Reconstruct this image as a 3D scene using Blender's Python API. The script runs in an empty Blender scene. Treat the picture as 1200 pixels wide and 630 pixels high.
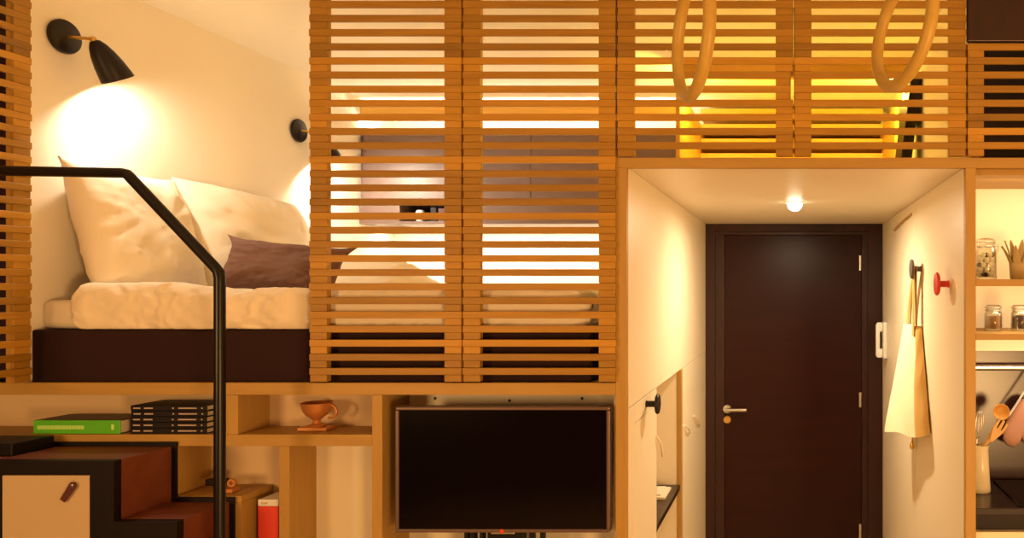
import bpy, bmesh, math, random
from mathutils import Vector, Matrix, noise
random.seed(4)
C = bpy.context.scene.collection
PI = math.pi
F = 880.0            # focal length in pixels of the 1200 px wide frame
EX, EY, EZ = 928.0, 336.0, 1.74   # principal point, eye height

def at(px, py, Y):   # point at distance Y seen at pixel px,py
    return Vector(((px-EX)*Y/F, Y, EZ-(py-EY)*Y/F))
def ax(px, Y): return (px-EX)*Y/F
def az(py, Y): return EZ-(py-EY)*Y/F

def lin(r, g, b):
    f = lambda c: (c/255/12.92) if c/255 <= .04045 else ((c/255+.055)/1.055)**2.4
    return (f(r), f(g), f(b), 1)

# ------------------------------------------------------------------ materials
def new_mat(name):
    m = bpy.data.materials.new(name); m.use_nodes = True
    nt = m.node_tree; b = nt.nodes['Principled BSDF']
    return m, nt, b
def plain(name, col, rough=.5, metal=0, noise_amt=.08, nscale=6, bump=0, spec=.5, coat=0, sheen=0):
    m, nt, b = new_mat(name)
    b.inputs['Roughness'].default_value = rough; b.inputs['Metallic'].default_value = metal
    b.inputs['Specular IOR Level'].default_value = spec
    b.inputs['Coat Weight'].default_value = coat; b.inputs['Coat Roughness'].default_value = .08
    if sheen: b.inputs['Sheen Weight'].default_value = sheen
    tc = nt.nodes.new('ShaderNodeTexCoord'); nz = nt.nodes.new('ShaderNodeTexNoise')
    nz.inputs['Scale'].default_value = nscale; nz.inputs['Detail'].default_value = 5
    nt.links.new(tc.outputs['Object'], nz.inputs['Vector'])
    mx = nt.nodes.new('ShaderNodeMix'); mx.data_type = 'RGBA'
    k = 1-noise_amt
    mx.inputs[6].default_value = (col[0]*k, col[1]*k, col[2]*k, 1); mx.inputs[7].default_value = col
    nt.links.new(nz.outputs['Fac'], mx.inputs[0]); nt.links.new(mx.outputs[2], b.inputs['Base Color'])
    if bump:
        bp = nt.nodes.new('ShaderNodeBump'); bp.inputs['Strength'].default_value = bump; bp.inputs['Distance'].default_value = .002
        n2 = nt.nodes.new('ShaderNodeTexNoise'); n2.inputs['Scale'].default_value = nscale*30
        nt.links.new(tc.outputs['Object'], n2.inputs['Vector'])
        nt.links.new(n2.outputs['Fac'], bp.inputs['Height']); nt.links.new(bp.outputs['Normal'], b.inputs['Normal'])
    return m
def wood(name, c1, c2, axis=0, rough=.45, island=.35, stretch=14, scale=3.0, bump=.15, spec=.4):
    m, nt, b = new_mat(name)
    b.inputs['Roughness'].default_value = rough; b.inputs['Specular IOR Level'].default_value = spec
    tc = nt.nodes.new('ShaderNodeTexCoord'); mp = nt.nodes.new('ShaderNodeMapping')
    s = [stretch]*3; s[axis] = 1.0
    mp.inputs['Scale'].default_value = s
    geo = nt.nodes.new('ShaderNodeNewGeometry')
    ml = nt.nodes.new('ShaderNodeMath'); ml.operation = 'MULTIPLY'; ml.inputs[1].default_value = 37
    nt.links.new(geo.outputs['Random Per Island'], ml.inputs[0])
    cb = nt.nodes.new('ShaderNodeCombineXYZ'); 
    for i in range(3): nt.links.new(ml.outputs[0], cb.inputs[i])
    nt.links.new(tc.outputs['Object'], mp.inputs['Vector']); nt.links.new(cb.outputs[0], mp.inputs['Location'])
    nz = nt.nodes.new('ShaderNodeTexNoise'); nz.inputs['Scale'].default_value = scale; nz.inputs['Detail'].default_value = 7
    nz.inputs['Roughness'].default_value = .62; nz.inputs['Distortion'].default_value = .6
    nt.links.new(mp.outputs[0], nz.inputs['Vector'])
    cr = nt.nodes.new('ShaderNodeMapRange'); cr.inputs[1].default_value = .3; cr.inputs[2].default_value = .7
    nt.links.new(nz.outputs['Fac'], cr.inputs[0])
    mx = nt.nodes.new('ShaderNodeMix'); mx.data_type = 'RGBA'; mx.inputs[6].default_value = c1; mx.inputs[7].default_value = c2
    nt.links.new(cr.outputs[0], mx.inputs[0])
    hv = nt.nodes.new('ShaderNodeHueSaturation')
    mr = nt.nodes.new('ShaderNodeMapRange'); mr.inputs[3].default_value = 1-island; mr.inputs[4].default_value = 1+island
    nt.links.new(geo.outputs['Random Per Island'], mr.inputs[0]); nt.links.new(mr.outputs[0], hv.inputs['Value'])
    nt.links.new(mx.outputs[2], hv.inputs['Color']); nt.links.new(hv.outputs[0], b.inputs['Base Color'])
    bp = nt.nodes.new('ShaderNodeBump'); bp.inputs['Strength'].default_value = bump; bp.inputs['Distance'].default_value = .001
    nt.links.new(nz.outputs['Fac'], bp.inputs['Height']); nt.links.new(bp.outputs['Normal'], b.inputs['Normal'])
    return m
def emit(name, col, s):
    m, nt, b = new_mat(name)
    b.inputs['Base Color'].default_value = col
    b.inputs['Emission Color'].default_value = col; b.inputs['Emission Strength'].default_value = s
    return m
def glass(name, tint=(.97,.97,.93,1)):
    m, nt, b = new_mat(name); nt.nodes.remove(b)
    out = nt.nodes['Material Output']
    t = nt.nodes.new('ShaderNodeBsdfTransparent'); t.inputs[0].default_value = tint
    g = nt.nodes.new('ShaderNodeBsdfGlossy'); g.inputs['Roughness'].default_value = .04
    lw = nt.nodes.new('ShaderNodeLayerWeight'); lw.inputs[0].default_value = .35
    mx = nt.nodes.new('ShaderNodeMixShader')
    nt.links.new(lw.outputs['Facing'], mx.inputs[0]); nt.links.new(t.outputs[0], mx.inputs[1]); nt.links.new(g.outputs[0], mx.inputs[2])
    nt.links.new(mx.outputs[0], out.inputs[0]); return m

M = {}
M['slat'] = wood('larch_slat', (.31,.148,.0125,1), (.42,.212,.022,1), 0, .5, .30)
M['ply'] = wood('birch_plywood', (.37,.205,.044,1), (.44,.255,.062,1), 0, .5, .05, 10, 2)
M['plyv'] = wood('birch_plywood_upright', (.37,.205,.044,1), (.44,.255,.062,1), 2, .5, .05, 10, 2)
M['wall'] = plain('cream_plaster', (.84,.77,.66,1), .75, 0, .03, 2, .05, .2)
M['ceil'] = plain('ceiling_paint', (.93,.89,.80,1), .8, 0, .02, 2, 0, .2)
M['panel'] = plain('pale_lacquered_panel', (.82,.71,.53,1), .4, 0, .04, 3, 0, .4)
M['shelf_in'] = plain('shelf_interior', (.66,.46,.26,1), .6, 0, .05, 3)
M['floor'] = wood('floor_board', (.62,.46,.29,1), (.72,.55,.36,1), 1, .4, .1)
M['darkwood'] = wood('dark_wenge', (.020,.005,.004,1), (.034,.008,.006,1), 2, .33, .05, 10, 3, .05)
M['door'] = wood('door_veneer', (.018,.0034,.0024,1), (.026,.005,.0033,1), 0, .34, .05, 8, 2, .04, .2)
M['bedbase'] = plain('bed_base_fabric', (.028,.0095,.0095,1), .85, 0, .15, 4, .3, .2)
M['linen'] = plain('white_linen', (.80,.70,.58,1), .9, 0, .04, 5, .25, .2)
M['duvet'] = plain('duvet_cotton', (.80,.68,.53,1), .9, 0, .05, 5, .25, .2)
M['cushion'] = plain('mauve_cushion', (.170,.088,.066,1), .9, 0, .15, 9, .4, .2)
M['blackmetal'] = plain('black_steel', (.007,.004,.004,1), .32, 0, .1, 6, 0, .3)
M['lampblack'] = plain('lamp_black_enamel', (.012,.006,.006,1), .42, 0, .1, 6, 0, .3)
M['lampwhite'] = plain('lamp_inner_white', (.8,.75,.65,1), .5)
M['brass'] = plain('brass', (.75,.48,.14,1), .3, 1)
M['steel'] = plain('brushed_steel', (.72,.70,.66,1), .28, 1)
M['stairred'] = wood('mahogany_tread', (.125,.030,.013,1), (.175,.045,.019,1), 0, .5, .04, 10, 3, .08)
M['stairblack'] = plain('stair_black', (.007,.0028,.0028,1), .5, 0, .08, 6, 0, .22)
M['drawer'] = plain('drawer_front_pale', (.52,.37,.22,1), .55, 0, .06, 3)
M['leather'] = plain('oxblood_leather', (.085,.012,.010,1), .55, 0, .2, 20)
M['bookgreen'] = plain('green_book_cover', (.10,.46,.015,1), .45)
M['bookdark'] = plain('dark_brown_book_cover', (.045,.014,.010,1), .5)
M['bookblack'] = plain('black_book_cover', (.009,.0045,.005,1), .5, 0, .1, 6, 0, .25)
M['paper'] = plain('book_paper', (.72,.62,.45,1), .8)
M['printpale'] = plain('pale_print', (.55,.42,.36,1), .6)
M['printgreen'] = plain('yellow_green_print', (.55,.80,.20,1), .6)
M['red'] = plain('vermilion_paint', (.72,.045,.020,1), .4)
M['redbox'] = plain('red_card', (.74,.050,.026,1), .55)
M['copper'] = plain('copper_ornament', (.60,.24,.07,1), .4, .4)
M['tvscreen'] = plain('tv_glass', (.0035,.0018,.0024,1), .12, 0, .05, 4, 0, .35)
M['tvframe'] = plain('tv_bezel', (.15,.09,.075,1), .35, .3)
M['tvback'] = plain('tv_black_plastic', (.006,.003,.003,1), .5, 0, .1, 6, 0, .25)
M['ringwood'] = wood('birch_ring', (.42,.25,.045,1), (.50,.31,.062,1), 1, .45, .02, 4, 6)
M['strap'] = plain('webbing_strap', (.05,.04,.03,1), .8)
M['greypeg'] = plain('grey_peg', (.12,.085,.07,1), .45)
M['canvas'] = plain('natural_canvas', (.84,.74,.52,1), .95, 0, .05, 12, .4, .1)
M['canvas2'] = plain('ochre_canvas_handle', (.60,.38,.13,1), .95, 0, .08, 12, .4, .1)
M['white'] = plain('white_plastic', (.80,.77,.70,1), .35)
M['blackshelf'] = plain('black_shelf_board', (.022,.012,.010,1), .3)
M['mirrorcab'] = plain('smoked_glass_front', (.150,.088,.070,1), .42, 0, .05, 2, 0, .5)
M['goldboard'] = wood('honey_board', (.60,.33,.06,1), (.72,.42,.09,1), 0, .45, .1)
M['darkboard'] = plain('dark_board', (.012,.004,.003,1), .5, 0, .1, 6, 0, .25)
M['kitchen_in'] = plain('kitchen_cream', (.84,.74,.54,1), .5, 0, .03, 3)
M['splash'] = plain('smoked_splashback', (.036,.012,.010,1), .25, 0, .08, 3, 0, .4)
M['worktop'] = plain('dark_worktop', (.020,.010,.009,1), .25, 0, .1, 30, 0, .35)
M['hob'] = plain('hob_glass', (.008,.004,.004,1), .08)
M['glass'] = glass('clear_glass')
M['seed'] = plain('brown_seed', (.30,.15,.045,1), .7, 0, .5, 120)
M['bean'] = plain('dark_bean', (.045,.014,.010,1), .5, 0, .4, 60)
M['sweet'] = plain('white_sweet', (.85,.80,.68,1), .6)
M['sweetdark'] = plain('black_sweet', (.018,.008,.006,1), .4)
M['palewood'] = wood('beech_utensil', (.62,.36,.13,1), (.74,.46,.18,1), 2, .5, .02, 6, 6)
M['spoonbowl'] = wood('spoon_bowl', (.55,.27,.05,1), (.64,.33,.07,1), 2, .45, .02, 6, 6)
M['ceramic'] = plain('cream_glazed_pot', (.78,.66,.46,1), .2, 0, .12, 14)
M['leafdry'] = plain('dried_leaf', (.46,.34,.16,1), .7, 0, .25, 14)
M['pinkcloth'] = plain('pink_quilted_cloth', (.52,.28,.22,1), .85, 0, .1, 10, .3)
M['bulbwarm'] = emit('warm_bulb', (1,.86,.60,1), 30)
M['bulbyellow'] = emit('yellow_bulb', (1,.78,.10,1), 6)
M['led'] = emit('led_strip', (1,.80,.50,1), 6)
M['spotlens'] = emit('spot_lens', (1,.90,.66,1), 14)
M['curtain'] = plain('plum_wall', (.085,.022,.020,1), .9)
M['darkgap'] = plain('dark_joint', (.02,.012,.008,1), .8)

# ------------------------------------------------------------------ mesh helpers
def bx(bm, x0, x1, y0, y1, z0, z1, bev=0.0, seg=2):
    t = bmesh.new()
    vs = [t.verts.new((x, y, z)) for x in (x0, x1) for y in (y0, y1) for z in (z0, z1)]
    for f in ((0,1,3,2),(4,6,7,5),(0,4,5,1),(2,3,7,6),(0,2,6,4),(1,5,7,3)): t.faces.new([vs[i] for i in f])
    bmesh.ops.recalc_face_normals(t, faces=t.faces)
    if bev: bmesh.ops.bevel(t, geom=list(t.edges), offset=bev, segments=seg, profile=.5, affect='EDGES')
    merge(bm, t)
def merge(bm, t, mat=None):
    if mat is not None: t.transform(mat)
    me = bpy.data.meshes.new('tmp'); t.to_mesh(me); t.free(); bm.from_mesh(me); bpy.data.meshes.remove(me)
def prism(bm, pts, y0, y1, bev=0):     # polygon in XZ swept along Y
    t = bmesh.new()
    a = [t.verts.new((x, y0, z)) for x, z in pts]; b = [t.verts.new((x, y1, z)) for x, z in pts]
    t.faces.new(a); t.faces.new(b[::-1]); n = len(pts)
    for i in range(n): t.faces.new((a[i], b[i], b[(i+1)%n], a[(i+1)%n]))
    bmesh.ops.recalc_face_normals(t, faces=t.faces)
    if bev: bmesh.ops.bevel(t, geom=list(t.edges), offset=bev, segments=2, profile=.5, affect='EDGES')
    merge(bm, t)
def tube(bm, pts, r, seg=16, cap=True, closed=False, rfun=None, flat=1.0):
    pts = [Vector(p) for p in pts]; n = len(pts); t = bmesh.new(); rings = []
    up = None
    for i, p in enumerate(pts):
        if closed: d = (pts[(i+1)%n]-pts[i-1])
        else: d = (pts[min(i+1,n-1)]-pts[max(i-1,0)])
        d.normalize()
        if up is None:
            up = Vector((0,0,1)) if abs(d.z) < .9 else Vector((0,1,0))
        s = d.cross(up).normalized(); up = s.cross(d).normalized()
        rr = rfun(i/(n-1)) if rfun else r
        k = 1.0
        if 0 < i < n-1 or closed:
            a = (pts[i]-pts[i-1]).normalized(); k = 1/max(.5, a.dot(d))
        rings.append([t.verts.new(p + (s*math.cos(2*PI*j/seg)*k + up*math.sin(2*PI*j/seg)*flat)*rr) for j in range(seg)])
    m = n if closed else n-1
    for i in range(m):
        A, B = rings[i], rings[(i+1)%n]
        for j in range(seg): t.faces.new((A[j], A[(j+1)%seg], B[(j+1)%seg], B[j]))
    if cap and not closed: t.faces.new(rings[0][::-1]); t.faces.new(rings[-1])
    bmesh.ops.recalc_face_normals(t, faces=t.faces); merge(bm, t)
def lathe(bm, prof, seg=32, mat=None):   # profile (r, z), about Z
    t = bmesh.new(); rings = []
    for r, z in prof:
        if r < 1e-6: rings.append([t.verts.new((0,0,z))])
        else: rings.append([t.verts.new((r*math.cos(2*PI*j/seg), r*math.sin(2*PI*j/seg), z)) for j in range(seg)])
    for A, B in zip(rings, rings[1:]):
        for j in range(seg):
            a, b = A[j%len(A)], A[(j+1)%len(A)]; c, d = B[(j+1)%len(B)], B[j%len(B)]
            vs = []
            for v in (a, b, c, d):
                if v not in vs: vs.append(v)
            if len(vs) > 2: t.faces.new(vs)
    bmesh.ops.recalc_face_normals(t, faces=t.faces); merge(bm, t, mat)
def along(p, d):     # matrix putting +Z on direction d at p
    d = Vector(d).normalized()
    return Matrix.Translation(p) @ d.to_track_quat('Z', 'Y').to_matrix().to_4x4()

def obj(name, bm, m, parent=None, smooth=None):
    me = bpy.data.meshes.new(name)
    if parent is not None:
        root = parent
        while root.parent: root = root.parent
        inv = (Matrix.Translation(root.location) @ root.rotation_euler.to_matrix().to_4x4()).inverted()
        bm.transform(inv)
    bm.to_mesh(me); bm.free()
    o = bpy.data.objects.new(name, me); C.objects.link(o)
    me.materials.append(M[m] if isinstance(m, str) else m)
    if parent is not None: o.parent = parent
    if smooth is not None:
        for p in me.polygons: p.use_smooth = True
        if smooth < 180:
            me.set_sharp_from_angle(angle=math.radians(smooth))
    return o
def thing(name, label, cat, loc, group=None, rotz=0):
    o = bpy.data.objects.new(name, None); C.objects.link(o); o.empty_display_size = .05
    o.location = loc; o.rotation_euler = (0,0,rotz); return tag(o, label, cat, group)
def tag(o, label, cat, group=None):
    o['label'] = label; o['category'] = cat
    if group: o['group'] = group
    return o
def struct(name, bm, m, label=None, cat=None):
    o = obj(name, bm, m); o['kind'] = 'structure'
    o['label'] = label or name.replace('_', ' '); o['category'] = cat or name.split('_')[0]
    return o
def one(f, *a, **k):
    bm = bmesh.new(); f(bm, *a, **k); return bm

# ------------------------------------------------------------------ the room shell
ZC = 2.735; XL = -2.27; YB = 4.24
struct('floor', one(bx, -3.0, 2.4, -1.8, 4.4, -.06, 0), 'floor', 'wooden floor of the room, below the picture', 'floor')
struct('ceiling', one(bx, -3.0, 2.4, -1.8, 4.4, ZC, ZC+.06), 'ceil', 'cream painted ceiling above the sleeping loft', 'ceiling')
struct('wall_back', one(bx, -3.0, 2.4, YB+.045, YB+.12, 0, ZC), 'wall', 'cream back wall of loft and entrance', 'wall')
struct('wall_alcove', one(bx, XL-.05, XL, 2.23, YB+.045, 1.457, ZC), 'wall', 'cream side wall at the head of the bed', 'wall')
struct('wall_left', one(bx, -3.0, -2.95, -1.8, 4.4, 0, ZC), 'darkwood', 'dark wall left of the stair', 'wall')
struct('wall_right', one(bx, 2.35, 2.4, -1.8, 4.4, 0, ZC), 'wall', 'cream wall right of the kitchen', 'wall')
struct('wall_front', one(bx, -3.0, 2.4, -1.8, -1.75, 0, ZC), 'curtain', 'dark plum wall behind the viewer', 'wall')
struct('wall_closet', one(bx, -2.95, XL-.05, 2.30, 2.34, 1.457, ZC), 'darkwood', 'dark closet wall behind the open shutter', 'wall')
ZP = az(448, 2.22)            # loft floor top
ZN = 2.096                    # entrance niche ceiling
NL, NR = -.487, .512          # niche faces
struct('floor_loft', one(bx, XL, -.535, 2.236, YB+.045, az(462,2.22), ZP-.002), 'ply', 'plywood floor under the raised bed', 'floor')
bm = bmesh.new()
bx(bm, -2.95, ax(722,2.22), 2.213, 2.236, az(462,2.22), ZP, .0015)
struct('trim_1', bm, 'ply', 'plywood rail running along the foot of the slatted shutters', 'trim')
bm = bmesh.new()
bx(bm, ax(722,2.22), ax(735,2.22), 2.213, 2.236, 0, az(197,2.22), .0015)
bx(bm, ax(1131,2.22), ax(1143,2.22), 2.213, 2.236, 0, az(197,2.22), .0015)
struct('trim_2', bm, 'plyv', 'plywood posts edging the entrance niche', 'trim')
struct('trim_3', one(bx, ax(722,2.22), 2.35, 2.213, 2.236, az(197,2.22), az(185,2.22), .0015), 'ply', 'plywood lintel over entrance niche and kitchen', 'trim')
ZL2 = az(185,2.22)-.003
struct('ceiling_niche', one(bx, ax(722,2.22), ax(1143,2.22), 2.236, YB+.045, ZN, ZL2), 'panel', 'pale ceiling of the entrance niche', 'ceiling')
# niche side carcasses (backing) and outer faces
NBL = NL-.018
bm = bmesh.new()
OY0, OY1, OZ0, OZ1 = 2.705, 3.30, .45, 1.362
xo = ax(722,2.22)
bx(bm, xo-.01, NBL, 2.237, OY0, 0, ZN); bx(bm, xo-.01, NBL, OY1, YB, 0, ZN)
bx(bm, xo-.01, NBL, OY0, OY1, OZ1, ZN); bx(bm, xo-.01, NBL, OY0, OY1, 0, OZ0)
# the recess box
bx(bm, -.86, -.84, OY0-.02, OY1+.02, OZ0-.02, OZ1+.02); bx(bm, -.84, xo-.01, OY0-.02, OY0, OZ0-.02, OZ1+.02)
bx(bm, -.84, xo-.01, OY1, OY1+.02, OZ0-.02, OZ1+.02); bx(bm, -.84, xo-.01, OY0, OY1, OZ1, OZ1+.02); bx(bm, -.84, xo-.01, OY0, OY1, OZ0-.02, OZ0)
struct('wall_niche_left', bm, 'panel', 'pale built-in wall left of the entrance door', 'wall')
bm = bmesh.new()
bx(bm, NR+.016, ax(1143,2.22), 2.237, YB, 0, ZN)
bx(bm, NR, NR+.015, 2.237, 3.088, 0, ZN-.001, .001); bx(bm, NR, NR+.015, 3.091, YB, 0, ZN-.001, .001)
struct('wall_niche_right', bm, 'panel', 'pale panelled wall right of the entrance door', 'wall')
struct('wall_loft_right', one(bx, .537, .56, 2.236, YB+.045, ZL2+.003, ZC), 'wall', 'cream side wall closing the loft over the kitchen', 'wall')

# cabinet fronts on the left niche wall
w = thing('cabinet', 'pale flush cabinet fronts covering the left niche wall', 'cabinet', (NL, 2.25, 0))
xa, xb = NL-.017, NL
obj('upper_panel', one(bx, xa, xb, 2.237, YB, 1.379, ZN-.001, .0012), 'panel', w)
obj('stile', one(bx, xa, xb, 2.237, 2.328, 0.001, 1.376, .0012), 'panel', w)
obj('drawer_front', one(bx, xa, xb, 2.331, OY0-.002, 1.318, 1.376, .0012), 'panel', w)
obj('door', one(bx, xa, xb, 2.331, OY0-.002, 0.02, 1.315, .0012), 'panel', w)
obj('far_panel', one(bx, xa, xb, OY1+.035, YB, 0.001, 1.376, .0012), 'panel', w)
obj('recess_edging', one(bx, xa, xb+.002, OY1-.002, OY1+.032, 0.001, 1.376, .001), 'plyv', w)

# ------------------------------------------------------------------ slatted shutters
PITCH = 16.55*2.2/F; SH = .0202
def slat_z(k): return az(13+8.275+16.55*k, 2.2)
def shutter(x0, x1, k0, k1, label, notch=0, rot=None, st=.052, sr=None):
    """slats across, stiles of spacer blocks at both ends; built facing the viewer with front at y=2.2"""
    cx = x0 if rot is not None else (x0+x1)/2
    zb = slat_z(k1)-SH/2-.0205
    t = thing('slatted_shutter', label, 'shutter', (cx, 2.2 if rot is None else 2.22, zb), None, 0)
    y0 = 2.2
    s = bmesh.new()
    for k in range(k0, k1+1):
        z = slat_z(k); j = random.uniform(-.0007, .0007)
        nn_ = .0075 if (notch == 1 and k in (4,5)) else 0
        bx(s, x0+.0005+random.uniform(0,.0012), x1-.0005-random.uniform(0,.0012)-nn_, y0+j, y0+.0095, z-SH/2, z+SH/2, .0012, 1)
    obj('slats', s, 'slat', t)
    for side in (0, 1):
        b = bmesh.new()
        wd = st if side == 0 else (sr or st)
        a0, a1 = (x0+.003, x0+wd) if side == 0 else (x1-wd, x1-.003)
        for k in range(k0, k1+1):
            z = slat_z(k)
            if notch == (1 if side else -1) and k in (4,5): 
                bx(b, a0 if side else a0+.008, a1-.008 if side else a1, y0+.002, y0+.013, z-SH/2-.0205, z-SH/2, .001, 1); continue
            bx(b, a0, a1, y0+.002+random.uniform(-.0008,.0008), y0+.013, z-SH/2-.0205, z-SH/2, .001, 1)
        zt = slat_z(k0)+SH/2
        e0, e1 = (x0+.0003, a1-.001) if side == 0 else (a0+.001, x1-.0003)
        if notch == (1 if side else -1):
            na, nb_ = slat_z(5)-.034, slat_z(4)+.003
            n0, n1 = (e0+.0075, e1) if side == 0 else (e0, e1-.0075)
            bx(b, e0, e1, y0+.0132, y0+.026, zb+.0005, na); bx(b, n0, n1, y0+.0132, y0+.026, na, nb_); bx(b, e0, e1, y0+.0132, y0+.026, nb_, zt)
        else: bx(b, e0, e1, y0+.0132, y0+.026, zb+.0005, zt, .001, 1)
        obj('stile', b, 'slat', t)
    if rot is not None:
        t.location = rot[0]; t.rotation_euler = (0,0,rot[1])
    return t
X = lambda p: ax(p, 2.2)
shutter(X(361.5), X(541), -3, 25, 'tall slatted wooden shutter closing the loft beside the bed opening')
shutter(X(541.3), X(722), -3, 25, 'tall slatted wooden shutter above the television, right of the bedside one')
shutter(X(722.3), X(929.8), -3, 9, 'slatted wooden shutter above the left half of the entrance niche', 1)
shutter(X(930.2), X(1133), -3, 9, 'slatted wooden shutter above the right half of the entrance niche', 0)
shutter(X(1133.4), X(1133.4)+.62, 2, 9, 'short slatted wooden shutter under the dark cupboard above the kitchen', 0, None, .050)
# the opened shutter: hinged at the left end of the bed opening, swung towards the room
shutter(0, .45, -3, 25, 'slatted wooden shutter swung open at the left end of the bed', 0)
o = [x for x in C.objects if x.get('label','').startswith('slatted wooden shutter swung')][0]
o.location = (-2.24, 2.215-.225, o.location.z); o.rotation_euler = (0,0,PI/2)
# local front faces -Y -> after +90deg turn faces +X

# ------------------------------------------------------------------ dark cupboard above the kitchen
t = thing('overhead_cupboard', 'dark brown cupboard front high above the kitchen at the top right', 'cupboard', (1.2, 2.3, az(48,2.2)))
xc0 = ax(1134.5,2.19)
obj('body', one(bx, .566, 2.33, 2.232, 2.55, az(48,2.19)+.002, ZC-.005, .001), 'darkwood', t)
obj('door', one(bx, xc0, xc0+.6, 2.19, 2.214, az(48,2.19), ZC-.03, .0015), 'darkwood', t)
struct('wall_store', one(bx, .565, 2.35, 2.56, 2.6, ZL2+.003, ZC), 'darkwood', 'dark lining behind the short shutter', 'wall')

# ------------------------------------------------------------------ bed
t = thing('bed', 'raised bed with dark brown upholstered base in the loft', 'bed', (-1.42, 3.05, ZP))
obj('bed_base', one(bx, XL+.001, -.60, 2.240, 3.86, ZP-.0015, 1.612, .006, 3), 'bedbase', t, 40)
bm = bmesh.new(); bx(bm, XL+.001, -.61, 2.264, 3.85, 1.6125, 1.70, .022, 5)
obj('mattress', bm, 'linen', t, 60)

def fbm(p, o=4, h=.9): return noise.fractal(p, h, 2.1, o)
def ridge(p): return 1-abs(noise.noise(p))*2
# duvet: C-shaped closed section swept in X
def duvet():
    bm = bmesh.new()
    NX = 220
    x0, x1 = -2.165, -.60
    # profile outer then inner, as (y,z,outerflag)
    def prof(x):
        px = EX + x*F/2.27
        # front roll crest height as read along the bed
        tbl = [(0,1.752),(110,1.752),(200,1.755),(250,1.742),(285,1.722),(320,1.738),(360,1.736),(420,1.735),(800,1.735)]
        crest = tbl[-1][1]
        for (a, za), (b, zb) in zip(tbl, tbl[1:]):
            if a <= px <= b:
                q = (px-a)/(b-a); q = q*q*(3-2*q); crest = za+(zb-za)*q; break
        pts = []
        zb = 1.607
        zmid = (crest+zb)/2; hh = (crest-zb)/2
        n = 26
        for i in range(n):      # front bulge, bottom to crest
            a = -PI/2*.93 + (PI*.93)*i/(n-1)
            pts.append((2.262-.038*max(0,math.cos(a))**.75, zmid+hh*math.sin(a), 1))
        base = 1.722
        for i in range(1, 60):
            q = i/59; y = 2.268+q*1.56
            f = math.exp(-((y-2.28)/.065)**2)
            hump = .125*math.exp(-((x+1.74)/.20)**6)*math.exp(-((y-3.12)/.25)**2)
            z = base + (crest-base)*f + hump
            if q > .96: z -= .01*(q-.96)/.04
            pts.append((y, z, 1))
        pts.append((3.82, 1.704, 0)); pts.append((3.0, 1.7025, 0)); pts.append((2.29, 1.7025, 0)); pts.append((2.2615, 1.69, 0)); pts.append((2.2615, 1.64, 0))
        return pts
    rows = []
    for i in range(NX+1):
        s = i/NX; x = x0+(x1-x0)*s
        pr = prof(x)
        e = 1.0
        d = min(s, 1-s)*(x1-x0)
        if d < .07: e = math.sqrt(max(0, 1-((.07-d)/.07)**2))
        row = []
        for j, (y, z, fl) in enumerate(pr):
            xx = x
            if fl:
                zb2 = 1.655 if y < 2.275 else 1.703
                zz = zb2 + (z-zb2)*(.12+.88*e)
                yy = y
                if y < 2.2621: yy = 2.262-(2.262-y)*(.12+.88*e)
                p = Vector((x*6, y*4, z*8))
                w = fbm(p, 4)*.010
                # gathers across the roll
                g = ridge(Vector((x*17+fbm(Vector((x*5,y*5,z*12)))*1.2, y*1.8, z*7)))
                w += max(0, g)**2*.010-.003
                if y < 2.345: yy -= w*.9; zz += w*.35*(1 if z > 1.66 else .3)
                else: zz += max(-.012, w)
                if y > 2.43:   # pull back from the pillows
                    pull = min(1, (y-2.43)/.10)
                    xx = max(x, -2.165+.235*pull) if y < 3.5 else max(x, -1.93)
                # hanging hem wobble
                if j < 4: zz += .008*noise.noise(Vector((x*14, 3, 1)))+.004*noise.noise(Vector((x*50,1,8)))
                zz = max(zz, 1.6145) if y < 2.2621 or j < 8 else max(zz, 1.7035)
                if x > -1.50: yy = max(yy, 2.2285)
                yy = min(yy, 2.2605) if y < 2.2621 else yy
                row.append(bm.verts.new((xx, yy, zz)))
            else:
                if y > 2.43: xx = max(x, -1.93)
                row.append(bm.verts.new((xx, y, z)))
        rows.append(row)
    n = len(rows[0])
    for A, B in zip(rows, rows[1:]):
        for j in range(n): bm.faces.new((A[j], A[(j+1)%n], B[(j+1)%n], B[j]))
    bm.faces.new(rows[0]); bm.faces.new(rows[-1][::-1])
    bmesh.ops.recalc_face_normals(bm, faces=bm.faces)
    return bm
o = tag(obj('duvet', duvet(), 'duvet', None, 180), 'thick cream duvet folded into a fat roll along the bed edge', 'duvet')

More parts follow.
